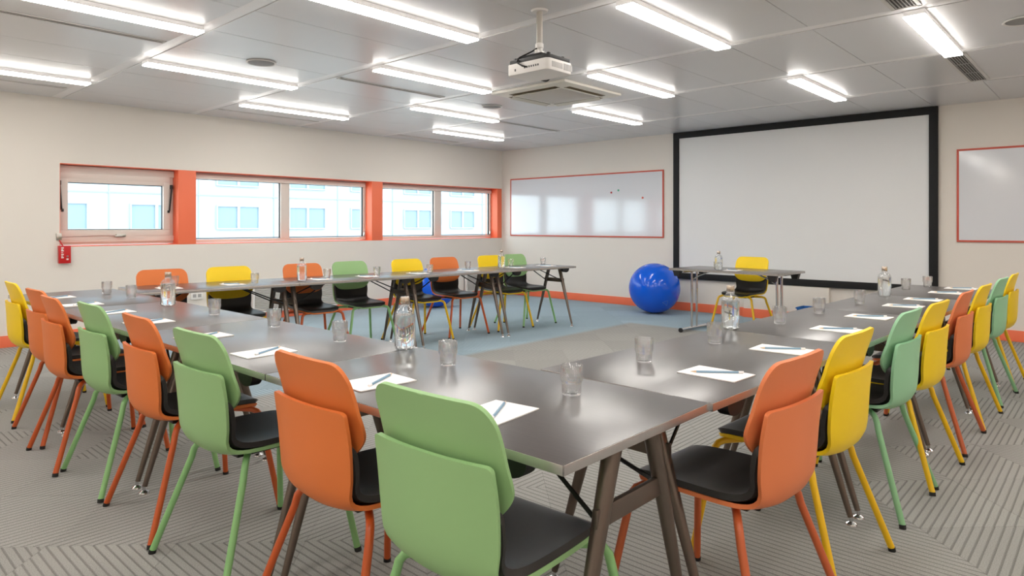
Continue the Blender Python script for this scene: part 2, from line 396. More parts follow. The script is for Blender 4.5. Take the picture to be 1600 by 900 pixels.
# ------------------------------------------------------------------ carpet tiles laid diagonally
def carpet():
    s = .5; d = s/math.sqrt(2)
    h = s/2-.0004
    def tm(rot):
        bm = bmesh.new()
        c, q = math.cos(rot), math.sin(rot)
        pts = [(-h, -h), (h, -h), (h, h), (-h, h)]
        P = [(x*c-y*q, x*q+y*c) for x, y in pts]
        k = (h-.001)/h
        vs = [bm.verts.new((x, y, -.012)) for x, y in P]+[bm.verts.new((x, y, -.0006)) for x, y in P]+[bm.verts.new((x*k, y*k, 0)) for x, y in P]
        for a in range(4):
            e = (a+1) % 4
            bm.faces.new((vs[a], vs[e], vs[4+e], vs[4+a])); bm.faces.new((vs[4+a], vs[4+e], vs[8+e], vs[8+a]))
        bm.faces.new(vs[8:12])
        me = bpy.data.meshes.new('carpet_tile'); bm.to_mesh(me); bm.free(); me.materials.append(M['carpet']); return me
    me = tm(PI/4)
    S2, C2 = math.sin(math.radians(42.4425)), math.cos(math.radians(42.4425))
    tiles = []
    # lattice lines: x+y = 2.55 + .707 n ; y-x = 3.79 + .707 m
    for n in range(-24, 16):
        for q in range(-22, 18):
            a = 2.55+2*d*(n+.5); c = 3.79+2*d*(q+.5)
            x = (a-c)/2; y = (a+c)/2
            if not (XW+.02 < x < XE-.02 and YS+.02 < y < YN-.02): continue
            dep = -S2*x+C2*y; r = C2*x+S2*y
            vis = dep > .5 and abs(r/dep) < .80 and dep > 1.25*1044.3/560
            # direction of the cord
            hsh = math.sin(n*12.9898+q*78.233)*43758.5453; hsh -= math.floor(hsh)
            rx = hsh < .34
            if -2.3 < x < -.95 and 1.9 < y < 3.4: rx = True
            if -1.3 < x < -.7 and 2.7 < y < 3.3: rx = True
            if abs(y-x-3.43) < .3 and x < -2.2: rx = True
            if x < -3 and .2 < y < 1.1 and y-x > 3.79: rx = False
            if -.75 < x and y > 3.2: rx = False
            tiles.append((dep if vis else 99+abs(dep), x, y, rx))
    tiles.sort()
    for dep, x, y, rx in tiles[:300]:
        o = bpy.data.objects.new('carpet_tile', me); COL.objects.link(o); o.parent = floor
        o.location = (x, y, 0); o.rotation_euler = (0, 0, 0 if rx else PI/2)
    m = MB()
    for dep, x, y, rx in tiles[300:]:
        m.add([(x+p.co.x, y+p.co.y, p.co.z) for p in me.vertices], [tuple(f.vertices) for f in me.polygons])
    # margin pieces along the walls
    o = m.obj('carpet_tile_field', M['carpet'], floor, smooth=0); o['kind'] = 'stuff'
    # cut pieces along the walls are one plain margin below the tiles
    g = MB(); g.box(XW, XE, YS, YN, -.012, -.004); o = g.obj('carpet_margin', M['carpet'], floor, smooth=0); o['kind'] = 'stuff'
carpet()

# ------------------------------------------------------------------ ceiling fittings
LY = [1.99+1.413*j-.7065 for j in range(-2, 5)]      # row centres, LY[2] is the first visible row
cols = [-.98-PX*k for k in range(-2, 6)]
lab_l = {(5,2): 'first long white ceiling lamp above the left wall, nearest the left photo edge',
 (5,4): 'lit ceiling lamp over the pair of coral piers, close to the window wall',
 (5,6): 'furthest lit ceiling lamp tucked into the corner beside the window wall',
 (4,3): 'lit ceiling lamp in front of the ceiling speaker above the first window',
 (4,5): 'lit ceiling lamp just left of the flat round speaker beside the air cassette',
 (3,2): 'big lit ceiling lamp running off the upper left photo corner',
 (3,4): 'lit ceiling lamp left of the projector, above the slot diffuser',
 (3,6): 'lit ceiling lamp directly behind the air conditioning cassette',
 (2,3): 'large lit ceiling lamp cut by the top photo edge, left of the projector',
 (2,5): 'lit ceiling lamp to the right of the air conditioning cassette',
 (1,4): 'large lit ceiling lamp at the top, right of the projector',
 (1,6): 'small lit ceiling lamp above the big black framed screen',
 (0,5): 'lit ceiling lamp set between two dark slotted grilles'}
def lamp(k, j):
    x, y = cols[0]-PX*(k+2), LY[j]
    t = thing('ceiling_lamp', lab_l.get((k, j), 'long lit ceiling lamp outside the photo, to the right of or behind the camera'), 'ceiling lamp', (x, y, ZC), 0, 'linear ceiling lamps')
    if not lamp.proto:
        lamp.proto['housing'] = MB().box(-.060, .060, -.673, .673, -.028, 0, .001).mesh('housing', M['lampside'])
        lamp.proto['edge_trim'] = MB().box(-.0615, .0615, -.6745, .6745, -.0305, -.0275).mesh('edge_trim', M['grey'], 0)
        lamp.proto['diffuser'] = MB().box(-.060, .060, -.673, .673, -.043, -.0305, .0015).mesh('diffuser', M['lamp'])
    for n, me in lamp.proto.items():
        o = bpy.data.objects.new(n, me); COL.objects.link(o); o.parent = t
lamp.proto = {}
for k in range(-2, 6):
    for j in range(0, 7):
        if (k+j) % 2 == 1:
            lamp(k, j)

def speaker(x, y, label):
    t = thing('ceiling_speaker', label, 'speaker', (x, y, ZC), 0, 'round ceiling speakers')
    MB().lathe([(.105, 0), (.118, -.002), (.122, -.008), (.112, -.012), (.104, -.008), (.103, 0)], 40).obj('rim', M['white'], t)
    MB().lathe([(.001, -.010), (.08, -.010), (.104, -.007), (.104, 0)], 40).obj('grille', M['mesh'], t)
speaker(-5.32, 2.71, 'flat round ceiling speaker in front of the second window')
speaker(-5.34, 5.50, 'round ceiling speaker beside the square air conditioning cassette')
speaker(-.486, 5.573, 'round ceiling speaker cut off by the right photo edge')

def slot(x, y0, y1, label, wd=.035):
    t = thing('slot_diffuser', label, 'air vent', (x, (y0+y1)/2, ZC), 0, 'linear slot diffusers')
    h = (y1-y0)/2
    m = MB(); m.box(-wd, -wd+.010, -h, h, -.006, .0, .001); m.box(wd-.010, wd, -h, h, -.006, .0, .001); m.box(-wd, wd, -h, -h+.012, -.006, 0, .001); m.box(-wd, wd, h-.012, h, -.006, 0, .001)
    m.obj('frame', M['vent'], t)
    MB().box(-wd+.01, wd-.01, -h+.012, h-.012, -.002, .0).obj('slot', M['ventd'], t, smooth=0)
    MB().box(-.003, .003, -h+.012, h-.012, -.005, -.0005).obj('blade', M['vent'], t, smooth=0)
slot(-5.27, .56, 1.93, 'long slot diffuser near the upper left photo corner')
slot(-5.353, 3.48, 4.76, 'slot diffuser in the middle of the ceiling, left of the air cassette')
slot(-6.04, 6.30, 7.60, 'thin slot diffuser beyond the second round speaker')
slot(-7.75, .62, 1.91, 'slot diffuser close to the window wall at the left photo edge')
slot(-7.83, 3.47, 4.77, 'slot diffuser above the second window', .03)
slot(-8.06, 6.28, 7.5, 'far slot diffuser above the third window', .03)
def grille(y0, y1, label):
    t = thing('ceiling_grille', label, 'air vent', (-1.0, (y0+y1)/2, ZC), 0, 'ceiling grilles on the right')
    h = (y1-y0)/2; m = MB()
    m.box(-.085, -.06, -h, h, -.007, 0, .002); m.box(.06, .085, -h, h, -.007, 0, .002); m.box(-.085, .085, -h, -h+.02, -.007, 0, .002); m.box(-.085, .085, h-.02, h, -.007, 0, .002)
    m.obj('frame', M['vent'], t)
    MB().box(-.06, .06, -h+.02, h-.02, -.001, .0).obj('backing', M['ventd'], t, smooth=0)
    sl = MB().box(-.0035, .0035, -h+.02, h-.02, -.006, -.0005).mesh('slat', M['grey'], 0)
    for i in range(6):
        o = bpy.data.objects.new('slat', sl); COL.objects.link(o); o.parent = t; o.location = (-.05+i*.02, 0, 0)
    for s in (-.33, .33):
        MB().box(-.06, .06, h*s*1.0-.004, h*s+.004, -.0065, -.0005).obj('cross_bar', M['grey'], t, smooth=0)
grille(6.30, 7.61, 'slotted ceiling grille between the right lamp and the right wall section')
grille(3.47, 4.755, 'slotted ceiling grille cut by the top photo edge at the right')

# air conditioning cassette
t = thing('ceiling_cassette', 'square white air conditioning cassette behind the projector', 'air conditioner', (-4.31, 5.395, ZC))
def frust(a, z0, b_, z1, m): return m.add([(-a,-a,z0),(a,-a,z0),(a,a,z0),(-a,a,z0),(-b_,-b_,z1),(b_,-b_,z1),(b_,b_,z1),(-b_,b_,z1)],[(0,3,2,1),(4,5,6,7),(0,1,5,4),(1,2,6,5),(2,3,7,6),(3,0,4,7)])
m = MB(); m.box(-.475, .475, -.475, .475, -.025, 0, .004); frust(.43, -.036, .46, -.025, m); m.obj('fascia', M['acw'], t)
m = MB(); frust(.25, -.05, .29, -.036, m); m.obj('intake_panel', M['intake'], t)
for k in range(4):
    R = Matrix.Rotation(k*PI/2, 4, 'Z')
    m = MB(); m.box(-.30, .30, .325, .40, -.0375, -.034); o = m.obj('air_slot', M['acd'], t, smooth=0); o.rotation_euler = (0, 0, k*PI/2)
    m = MB(); m.add([(-.29,.33,-.036),(.29,.33,-.036),(.29,.375,-.058),(-.29,.375,-.058),(-.29,.334,-.034),(.29,.334,-.034),(.29,.379,-.055),(-.29,.379,-.055)],[(0,3,2,1),(4,5,6,7),(0,1,5,4),(1,2,6,5),(2,3,7,6),(3,0,4,7)])
    o = m.obj('louvre', M['acw'], t, smooth=0); o.rotation_euler = (0, 0, k*PI/2)

# projector
t = thing('projector', 'white ceiling projector with black top on a short pole', 'projector', (-2.735, 3.25, 2.2))
m = MB()
def rbox(m, hx, hy, z0, z1, r, n=5, tap=1.):
    P = []
    for cx, cy, a0 in ((hx-r, hy-r, 0), (-hx+r, hy-r, 90), (-hx+r, -hy+r, 180), (hx-r, -hy+r, 270)):
        for i in range(n+1):
            a = math.radians(a0+90*i/n); P.append((cx+r*math.cos(a), cy+r*math.sin(a)))
    N = len(P); vs = [(x*.985, y*.985, z0) for x, y in P]+[(x, y, z0+.006) for x, y in P]+[(x, y, z1) for x, y in P]+[(x*tap, y*tap, z1+.0005) for x, y in P]
    fs = [tuple(range(N))[::-1]]
    for l in range(3):
        fs += [(l*N+i, l*N+(i+1) % N, (l+1)*N+(i+1) % N, (l+1)*N+i) for i in range(N)]
    fs.append(tuple(3*N+i for i in range(N))); m.add(vs, fs); return m
rbox(m, .17, .125, 0, .068, .03); m.obj('body', M['white'], t)
m = MB(); rbox(m, .165, .12, .068, .094, .03, tap=.93); frust(.12, .09, .09, .118, m); m.obj('top_cover', M['black'], t)
m = MB()
for i in range(9): m.box(.1695, .1715, -.085+i*.012, -.079+i*.012, .018, .052)
m.obj('side_vent', M['grey'], t, smooth=0)
m = MB()
for i in range(3): m.box(.1697, .172, .03+i*.03, .055+i*.03, .015, .055)
m.obj('filter_cover', M['grey'], t, smooth=0)
m = MB()
for i in range(7): m.box(-.02+i*.018, -.010+i*.018, -.1265, -.1245, .028, .040)
m.box(-.10, -.09, -.1265, -.1245, .02, .035)
m.obj('connector', M['black'], t, smooth=0)
m = MB(); m.lathe([(.045, 0), (.047, .03), (.04, .03), (.035, .02), (.001, .02)], 24); o = m.obj('lens', M['black'], t); o.rotation_euler = (-PI/2, 0, 0); o.location = (-.07, .12, .04)
m = MB(); m.lathe([(.02, 0), (.02, .3)], 16); o = m.obj('pole', M['pole'], t); o.location = (0, 0, .165); o.scale = (1, 1, (ZC-2.2-.165)/.3)
m = MB(); m.lathe([(.03, .09), (.03, .12), (.018, .13), (.022, .17), (.026, .175), (.026, .20), (.02, .205)], 16); m.box(-.05, .05, -.012, .012, .10, .112, .002); m.box(-.012, .012, -.035, .035, .125, .16, .002)
m.obj('bracket', M['white'], t)
m = MB(); m.lathe([(.05, -.012), (.055, 0)], 20, (0, 0, ZC-2.2)); m.obj('ceiling_plate', M['white'], t)
for a, c in (((-.10, -.06, .10), (.1, .02, .10)), ((-.06, .07, .10), (.08, -.08, .10))):
    MB().tube([a, (0, 0, .115), c], .008, 8).obj('mount_arm', M['black'], t)
MB().tube([(.02, .0, .19), (-.03, -.04, .15), (-.08, -.1, .11), (-.07, -.14, .07), (-.02, -.145, .04), (.0, -.13, .034)], .005, 8).obj('cable', M['black'], t)
for x, y in ((-.13, -.08), (.12, .08), (.13, -.07)):
    MB().lathe([(.014, .09), (.014, .112), (.010, .114)], 12, (x, y, 0)).obj('foot', M['black'], t)

# ------------------------------------------------------------------ far wall things
t = thing('projection_screen', 'large white projection screen in a black frame on the far wall', 'screen', (-3.237, YN, 0))
x0, x1, z0, z1, fw = -1.675, 1.675, .465, 2.612, .088
m = MB(); m.box(x0, x1, -.05, 0, z1-fw, z1, .004); m.box(x0, x1, -.05, 0, z0, z0+fw, .004); m.box(x0, x0+fw, -.05, 0, z0+fw, z1-fw, .004); m.box(x1-fw, x1, -.05, 0, z0+fw, z1-fw, .004)
m.obj('frame', M['screenframe'], t)
MB().box(x0+fw, x1-fw, -.028, -.01, z0+fw, z1-fw).obj('screen_surface', M['screen'], t, smooth=0)
def board(xa, xb, za, zb, label):
    t = thing('whiteboard', label, 'whiteboard', ((xa+xb)/2, YN-.003, 0))
    h = (xb-xa)/2; f = .022
    MB().box(-h+f, h-f, -.010, -.001, za+f, zb-f).obj('board_surface', M['board'], t, smooth=0)
    m = MB(); m.box(-h, h, -.013, 0, zb-f, zb, .002); m.box(-h, h, -.013, 0, za, za+f, .002); m.box(-h, -h+f, -.013, 0, za+f, zb-f, .002); m.box(h-f, h, -.013, 0, za+f, zb-f, .002)
    m.obj('border', M['tape'], t)
board(-8.215, -5.09, 1.058, 2.087, 'wide glossy whiteboard with thin red border left of the screen')
board(-1.385, 1.2, 1.062, 2.105, 'whiteboard with red border at the right photo edge')
for i, (x, z, c, l) in enumerate([(-6.026, 1.771, (190, 50, 60), 'small dark red magnet on the left whiteboard'), (-5.893, 1.802, (90, 170, 140), 'small green magnet on the left whiteboard'), (-5.451, 1.673, (225, 100, 80), 'small light red magnet near the right end of the left whiteboard')]):
    mm = mat('magnet_%d' % i, c, .4)
    o = MB().lathe([(.016, 0), (.016, .006), (.012, .009)], 16).obj('magnet', mm); o.location = (x, YN-.0135, z); o.rotation_euler = (PI/2, 0, 0); tag(o, l, 'magnet')

# ------------------------------------------------------------------ left wall things
t = thing('fire_alarm_box', 'small red alarm box on the wall under the first window', 'alarm', (XW, 2.055, .842))
MB().box(0, .055, -.055, .055, 0, .189, .004).obj('housing', M['red'], t)
m = MB()
for z, h_ in ((.165, .012), (.148, .008), (.135, .012), (.115, .006), (.095, .012), (.078, .008), (.062, .012)):
    m.box(.0551, .0558, -.035, -.012 if h_ > .01 else -.018, z-h_/2, z+h_/2)
m.box(.0551, .0558, .012, .032, .035, .052)
m.obj('printed_label', M['white'], t, smooth=0)
o = MB().lathe([(.009, 0), (.009, .004), (.006, .004), (.006, .0)], 16).obj('call_ring', M['grey'], t); o.location = (.055, .022, .075); o.rotation_euler = (0, PI/2, 0)
m = MB(); m.tube([(.02, -.01, .185), (.02, -.03, .22), (.012, -.045, .26)], .006, 8); m.obj('conduit', M['red'], t)

def radiator(y0, y1, label):
    t = thing('wall_radiator', label, 'radiator', (XW, (y0+y1)/2, 0), 0, 'louvred wall radiators')
    h = (y1-y0)/2
    m = MB(); m.box(0, .07, -h, h, .44, .46, .004); m.box(0, .07, -h, -h+.02, .10, .44, .003); m.box(0, .07, h-.02, h, .10, .44, .003); m.box(0, .02, -h, h, .10, .44); m.box(0, .07, -h, h, .10, .12, .003)
    m.obj('casing', M['white'], t)
    me = MB().add([(0.03,-h+.02,0),(.065,-h+.02,-.010),(.065,h-.02,-.010),(.03,h-.02,0),(0.03,-h+.02,.004),(.065,-h+.02,-.006),(.065,h-.02,-.006),(.03,h-.02,.004)],[(0,3,2,1),(4,5,6,7),(0,1,5,4),(1,2,6,5),(2,3,7,6),(3,0,4,7)]).mesh('louvre', M['white'], 0)
    for i in range(14):
        o = bpy.data.objects.new('louvre', me); COL.objects.link(o); o.parent = t; o.location = (0, 0, .145+i*.022)
radiator(4.15, 5.42, 'white louvred radiator on the window wall behind the nearer chairs')
radiator(7.98, 8.75, 'white louvred radiator near the far corner behind the yellow chair')
t = thing('socket_box', 'white double socket low on the window wall behind the first orange chair', 'socket', (XW, 3.45, .34))
MB().box(0, .03, -.07, .07, 0, .09, .004).obj('box', M['white'], t)
m = MB(); m.box(.03, .032, -.05, -.01, .025, .065, .0005); m.box(.03, .032, .01, .05, .025, .065, .0005); m.obj('socket_plate', M['grey'], t)

# ------------------------------------------------------------------ outside: facing office facade
def facade():
    t = thing('office_building', 'pale panelled office facade with blue tinted windows seen through the windows', 'building', (-46, 0, 0))
    MB().box(-8, 0, -10, 140, -9, 30).obj('facade_wall', M['facade'], t, smooth=0)
    jm = MB().box(0, .06, -10, 140, -.04, .04).mesh('floor_joint', M['facadejoint'], 0)
    for k in range(-1, 6):
        o = bpy.data.objects.new('floor_joint', jm); COL.objects.link(o); o.parent = t; o.location = (0, 0, 3.3+k*3.0)
    vj = MB().box(0, .06, -.04, .04, -9, 30).mesh('panel_joint', M['facadejoint'], 0)
    rm = MB()
    for a in ((-1.55, 1.55, .75, .83), (-1.55, 1.55, -.83, -.75), (-1.55, -1.47, -.75, .75), (1.47, 1.55, -.75, .75), (-.09, .09, -.75, .75)): rm.box(0, .16, *a)
    rm = rm.mesh('window_surround', M['facade'], 0)
    gm = MB().box(.0, .05, -.70, .70, -.75, .75).mesh('pane', M['fwin'], 0)
    y = 5.5; i = 0
    while y < 125:
        o = bpy.data.objects.new('panel_joint', vj); COL.objects.link(o); o.parent = t; o.location = (0, y-2.7, 0)
        for z in (-1.2, 1.8, 4.8, 7.8, 10.8):
            if y > 90 and z > 6: continue
            r = bpy.data.objects.new('window', rm); COL.objects.link(r); r.parent = t; r.location = (0, y, z)
            for dy in (-.78, .78):
                g = bpy.data.objects.new('pane', gm); COL.objects.link(g); g.parent = r; g.location = (0, dy, 0)
        y += 5.4
facade()
struct(MB().box(-46, XW-.4, -30, 140, -6.2, -6).obj('ground', M['ground'], smooth=0))

# ------------------------------------------------------------------ chair
def sheet(prof, hw, curl, dish, thick, name, m, parent, nu=17, rtop=0, rbot=0, sag_top=0, sag_bot=0):
    """prof: list of (y,z) along the sheet; hw: half widths; curl: forward curl of the sides; thick: offset (behind/below)"""
    # resample finely
    P = [Vector((0, a, b_)) for a, b_ in prof]
    seg = [0]
    for i in range(1, len(P)): seg.append(seg[-1]+(P[i]-P[i-1]).length)
    T = seg[-1]
    def cr(vals, t):
        i = 0
        while i < len(seg)-2 and t > seg[i+1]: i += 1
        u = (t-seg[i])/(seg[i+1]-seg[i])
        g = lambda k: vals[max(0, min(len(vals)-1, k))]
        p0, p1, p2, p3 = g(i-1), g(i), g(i+1), g(i+2)
        return .5*((2*p1)+(p2-p0)*u+(2*p0-5*p1+4*p2-p3)*u*u+(3*p1-p0-3*p2+p3)*u**3)
    ts = set()
    n = 30
    for i in range(n+1): ts.add(round(T*i/n, 5))
    for R, side in ((rbot, 0), (rtop, 1)):
        if R:
            for k in range(0, 9):
                d = R*(1-math.cos(PI/2*k/8)); ts.add(round(d if side == 0 else T-d, 5))
    ts = sorted(ts)
    ys, zs = [p.y for p in P], [p.z for p in P]
    def base(t, ue):
        a = abs(ue)**2.2; fb = max(0, 1-t/.16)
        return Vector((cr(hw, t)*ue, cr(ys, t)+cr(curl, t)*a, cr(zs, t)+cr(dish, t)*a+sag_bot*fb*a))
    inner = []; outer = []
    N = len(ts)
    for t in ts:
        h = cr(hw, t); f = h
        if rbot and t < rbot: f -= rbot*(1-math.sqrt(max(0, 1-((rbot-t)/rbot)**2)))
        if rtop and T-t < rtop: f -= rtop*(1-math.sqrt(max(0, 1-((rtop-(T-t))/rtop)**2)))
        for j in range(nu):
            ue = (-1+2*j/(nu-1))*f/h
            p = base(t, ue); e = .004
            a = base(min(T, t+e), ue)-base(max(0, t-e), ue); b_ = base(t, ue+.03)-base(t, ue-.03)
            q = b_.cross(a).normalized()
            inner.append(p); outer.append(p+q*thick)
    vs = inner+outer; K = N*nu; fs = []
    for i in range(N-1):
        for j in range(nu-1):
            a = i*nu+j; fs.append((a, a+1, a+nu+1, a+nu)); fs.append((K+a, K+a+nu, K+a+nu+1, K+a+1))
    for i in range(N-1):
        a = i*nu; fs.append((a, a+nu, K+a+nu, K+a)); a = i*nu+nu-1; fs.append((a, K+a, K+a+nu, a+nu))
    for j in range(nu-1):
        a = j; fs.append((a, K+a, K+a+1, a+1)); a = (N-1)*nu+j; fs.append((a, a+1, K+a+1, K+a))
    b_ = MB().add(vs, fs)
    me = b_.mesh(name, m, 50)
    o = bpy.data.objects.new(name, me); COL.objects.link(o); o.parent = parent
    bv = o.modifiers.new('bevel', 'BEVEL'); bv.width = min(abs(thick)*.42, .005); bv.segments = 2; bv.limit_method = 'ANGLE'; bv.angle_limit = math.radians(50)
    return o

def make_chair(col):
    t = thing('stacking_chair', 'x', 'chair')
    c, l = CH[col], CHL[col]
    #           front lip ............. seat ............ curve ................. back ........ seam
    prof = [(.238,.428),(.226,.443),(.18,.452),(.06,.447),(-.07,.438),(-.145,.440),(-.192,.457),(-.220,.492),(-.230,.555),(-.233,.65),(-.237,.742)]
    hw   = [v*.84 for v in [.165,.185,.205,.218,.218,.214,.212,.218,.228,.232,.228]]
    curl = [0,0,0,0,0,.006,.016,.028,.036,.032,.022]
    dish = [0,.0,.002,.012,.022,.024,.020,.010,.002,0,0]
    sheet(prof, hw, curl, dish, .013, 'seat_shell', c, t, rtop=.02, rbot=.05)
    prof2 = [(.240,.440),(.226,.462),(.18,.473),(.06,.468),(-.06,.459),(-.125,.462),(-.168,.479),(-.194,.510),(-.204,.56),(-.208,.615),(-.210,.645)]
    hw2 = [v*.84 for v in [.165,.187,.205,.216,.216,.212,.209,.212,.219,.222,.220]]
    sheet(prof2, hw2, curl, dish, .019, 'seat_pad', M['pad'], t, rtop=.03, rbot=.05)
    prof3 = [(-.178,.585),(-.184,.63),(-.193,.68),(-.204,.73),(-.213,.78),(-.225,.83),(-.237,.874)]
    hw3 = [v*.84 for v in [.226,.236,.240,.240,.239,.236,.230]]
    curl3 = [.028,.032,.030,.026,.021,.016,.014]
    sheet(prof3, hw3, curl3, [0]*7, .012, 'backrest', c, t, rtop=.062, rbot=.085, sag_bot=.022)
    for sx in (-1, 1):
        for sy in (-1, 1):
            pts = [(sx*.06, sy*.10, .418), (sx*.13, sy*.155, .418), (sx*.172, sy*.188, .417), (sx*.193, sy*.204, .409), (sx*.204, sy*.212, .392), (sx*.210, sy*.217, .36), (sx*.284, sy*.264, .014)]
            if sy < 0: pts = [(sx*.05, -.05, .418), (sx*.12, -.095, .418), (sx*.165, -.122, .417), (sx*.187, -.136, .409), (sx*.198, -.145, .392), (sx*.203, -.152, .36), (sx*.284, -.264, .014)]
            if sy > 0: pts = [(x, y, z+.012*(z > .2)) for x, y, z in pts]
            g = MB().tube(pts, .0125, 12).obj('leg', l, t, 60)
            MB().tube([(sx*.2838, sy*.264, .016), (sx*.287, sy*.266, 0)], .0135, 12).obj('rubber_foot', M['rubber'], g)
    m = MB(); m.box(-.10, .10, -.12, .12, .412, .426, .004); m.obj('underframe', M['darkmetal'], t)
    return t
protos = {}
CG = {'L': 'chairs along the near table row', 'R': 'chairs along the right table row', 'F': 'chairs along the window table row', 'D': None}
def place_chair(col, x, y, rz, label, grp):
    if col not in protos:
        protos[col] = make_chair(col); index_children(); o = protos[col]
    else: o = copy_tree(protos[col])
    o.location = (x, y, 0); o.rotation_euler = (0, 0, rz); o['label'] = label
    if 'group' in o: del o['group']
    if CG[grp]: o['group'] = CG[grp]
    return o
Ls = [('green', -1.175, 1.22, 'large sage green chair at the near table corner, closest to the camera'),
      ('orange', -1.74, 1.252, 'orange chair left of the largest sage green chair'),
      ('green', -2.45, 1.225, 'second sage green chair of the near row, between two orange chairs'),
      ('orange', -3.05, 1.235, 'orange chair between the second and third sage green chairs of the near row'),
      ('green', -3.69, 1.235, 'third sage green chair of the near row, furthest of its colour'),
      ('orange', -4.20, 1.19, 'orange chair directly left of the furthest sage green chair in the near row'),
      ('orange', -4.75, 1.24, 'orange chair beside the yellow chair at the left photo edge'),
      ('yellow', -5.45, 1.26, 'yellow chair at the left photo edge, end of the near row')]
for i, (c, x, y, l) in enumerate(Ls): place_chair(c, x, y, math.radians([2, -1, 1, -1.5, .5, -1, 2, -1][i]), l, 'L')
Rs = [('rust', -.925, 2.01, 'orange chair at the right, nearest to the camera on the right row'),
      ('yellow', -.93, 2.60, 'yellow chair just behind the nearest orange chair on the right row'),
      ('mint', -.928, 3.41, 'mint green chair between two yellow chairs on the right row'),
      ('yellow', -.90, 3.89, 'second yellow chair of the right row, behind the first mint chair'),
      ('rust', -.89, 4.60, 'second orange chair of the right row, between two yellow chairs'),
      ('yellow', -.875, 5.19, 'third yellow chair of the right row, behind the second orange chair'),
      ('mint', -.865, 5.93, 'second mint green chair near the far end of the right row'),
      ('yellow', -.855, 6.52, 'last yellow chair at the far end of the right row')]
for i, (c, x, y, l) in enumerate(Rs): place_chair(c, x, y, PI/2-math.radians([3, 2, 1.5, 3, 1, 2, 3, 1][i]), l, 'R')
Fs = [('orange', 2.18, 'first orange chair against the window wall, below the coral pier'),
      ('yellow', 2.74, 'first yellow chair of the window row, right of the first orange chair'),
      ('orange', 3.44, 'second orange chair of the window row, behind a water bottle'),
      ('green', 3.99, 'sage green chair in the middle of the window row'),
      ('yellow', 4.69, 'second yellow chair of the window row, in front of the hidden blue ball'),
      ('orange', 5.25, 'third orange chair of the window row'),
      ('yellow', 5.96, 'third yellow chair of the window row, left of the furthest bottle'),
      ('green', 6.42, 'furthest sage green chair at the end of the window row')]
for i, (c, y, l) in enumerate(Fs): place_chair(c, -5.795+.045*(y-2.2)-(.05 if i == 0 else 0)-(.035 if i % 2 else 0), y, -PI/2-math.radians(4.7), l, 'F')
place_chair('yellow', -3.27, 7.58, PI+math.radians(-4), 'lone yellow chair behind the chrome legged desk by the screen', 'D')

# ------------------------------------------------------------------ tables
ZT = .745
def table(cx, cy, L, W, rz, label, grp):
    t = thing('folding_table', label, 'table', (cx, cy, 0), rz, grp)
    h, g = L/2-.0015, W/2
    MB().box(-h+.0015, h-.0015, -g+.0015, g-.0015, ZT-.022, ZT, .0008).obj('tabletop', M['top'], t)
    m = MB(); e = .0025
    m.box(-h, h, -g, -g+e, ZT-.0235, ZT-.0008, .0006); m.box(-h, h, g-e, g, ZT-.0235, ZT-.0008, .0006)
    m.box(-h, -h+e, -g, g, ZT-.0235, ZT-.0008, .0006); m.box(h-e, h, -g, g, ZT-.0235, ZT-.0008, .0006)
    m.obj('edge_band', M['edge'], t)
    for s in (-1, 1):
        x = s*(L/2-.045)
        for q in (-1, 1):
            o = MB().tube([(x, q*.085, ZT-.024), (x, q*.10, ZT-.06), (x, q*.30, .03)], [.0235, .0235, .0115], 14).obj('leg', M['taupe'], t)
            MB().lathe([(.006, .034), (.008, .014), (.022, .006), (.024, 0)], 16, (x, q*.303, 0)).obj('glide', M['chrome'], o)
            MB().tube([(x-s*.0, q*.15, .55), (x-s*.36, q*.06, ZT-.03)], .006, 6).obj('stay', M['darkmetal'], t)
            xx = s*(L/2-.17)
            P = [(xx+.055*math.cos(PI*k/10), ZT-.023-.048*math.sin(PI*k/10)**.8) for k in range(11)]
            vs = [(a, q*(g-.012), b_) for a, b_ in P]+[(a, q*(g-.05), b_) for a, b_ in P]
            fs = [tuple(range(11)), tuple(range(21, 10, -1))]+[(k, k+1, 12+k, 11+k) for k in range(10)]+[(0, 11, 21, 10)]
            MB().add(vs, fs).obj('stacking_bumper', M['black'], t, 40)
        m = MB(); m.box(x-.008, x+.008, -.165, .165, .535, .585, .004); m.obj('crossbar', M['taupe'], t)
        m = MB(); m.box(x-.022, x+.022, -.14, .14, ZT-.034, ZT-.0225, .003); m.obj('leg_plate', M['darkmetal'], t)
    m = MB(); m.box(-L/2+.10, L/2-.10, -g+.06, -g+.075, ZT-.03, ZT-.0225); m.box(-L/2+.10, L/2-.10, g-.075, g-.06, ZT-.03, ZT-.0225); m.obj('rail', M['black'], t, smooth=0)
    return t
lx = [-.866, -2.15, -3.42, -4.69, -5.96]
labs = ['dark table at the near corner of the horseshoe', 'second dark table of the near row, carrying the largest water bottle', 'third dark table of the near row, under two notepads and the middle glasses', 'dark table at the far left end of the near row']
for i in range(4):
    table((lx[i]+lx[i+1])/2, 1.4465, lx[i]-lx[i+1], .675, 0, labs[i], 'tables of the near row')
ry = [1.79, 3.075, 4.26, 5.39, 6.446]; ang = math.radians(1.97)
labs = ['first dark table of the right row, beside the nearest orange chair', 'second dark table of the right row, just past the right row bottle nearest the camera', 'third dark table of the right row', 'last dark table of the right row, nearest the screen wall']
for i in range(4):
    yc = (ry[i]+ry[i+1])/2; xc = -1.514+(yc-1.785)*math.tan(ang)+.325+.004
    table(xc, yc, (ry[i+1]-ry[i])/math.cos(ang), .655, PI/2-ang, labs[i], 'tables of the right row')
fy = [1.83, 3.08, 4.365, 5.53, 6.68]; ang = math.radians(4.7)
labs = ['first dark table of the window row, meeting the near row', 'second dark table of the window row, in front of the sage green chair', 'third dark table of the window row', 'last dark table of the window row, nearest the whiteboard']
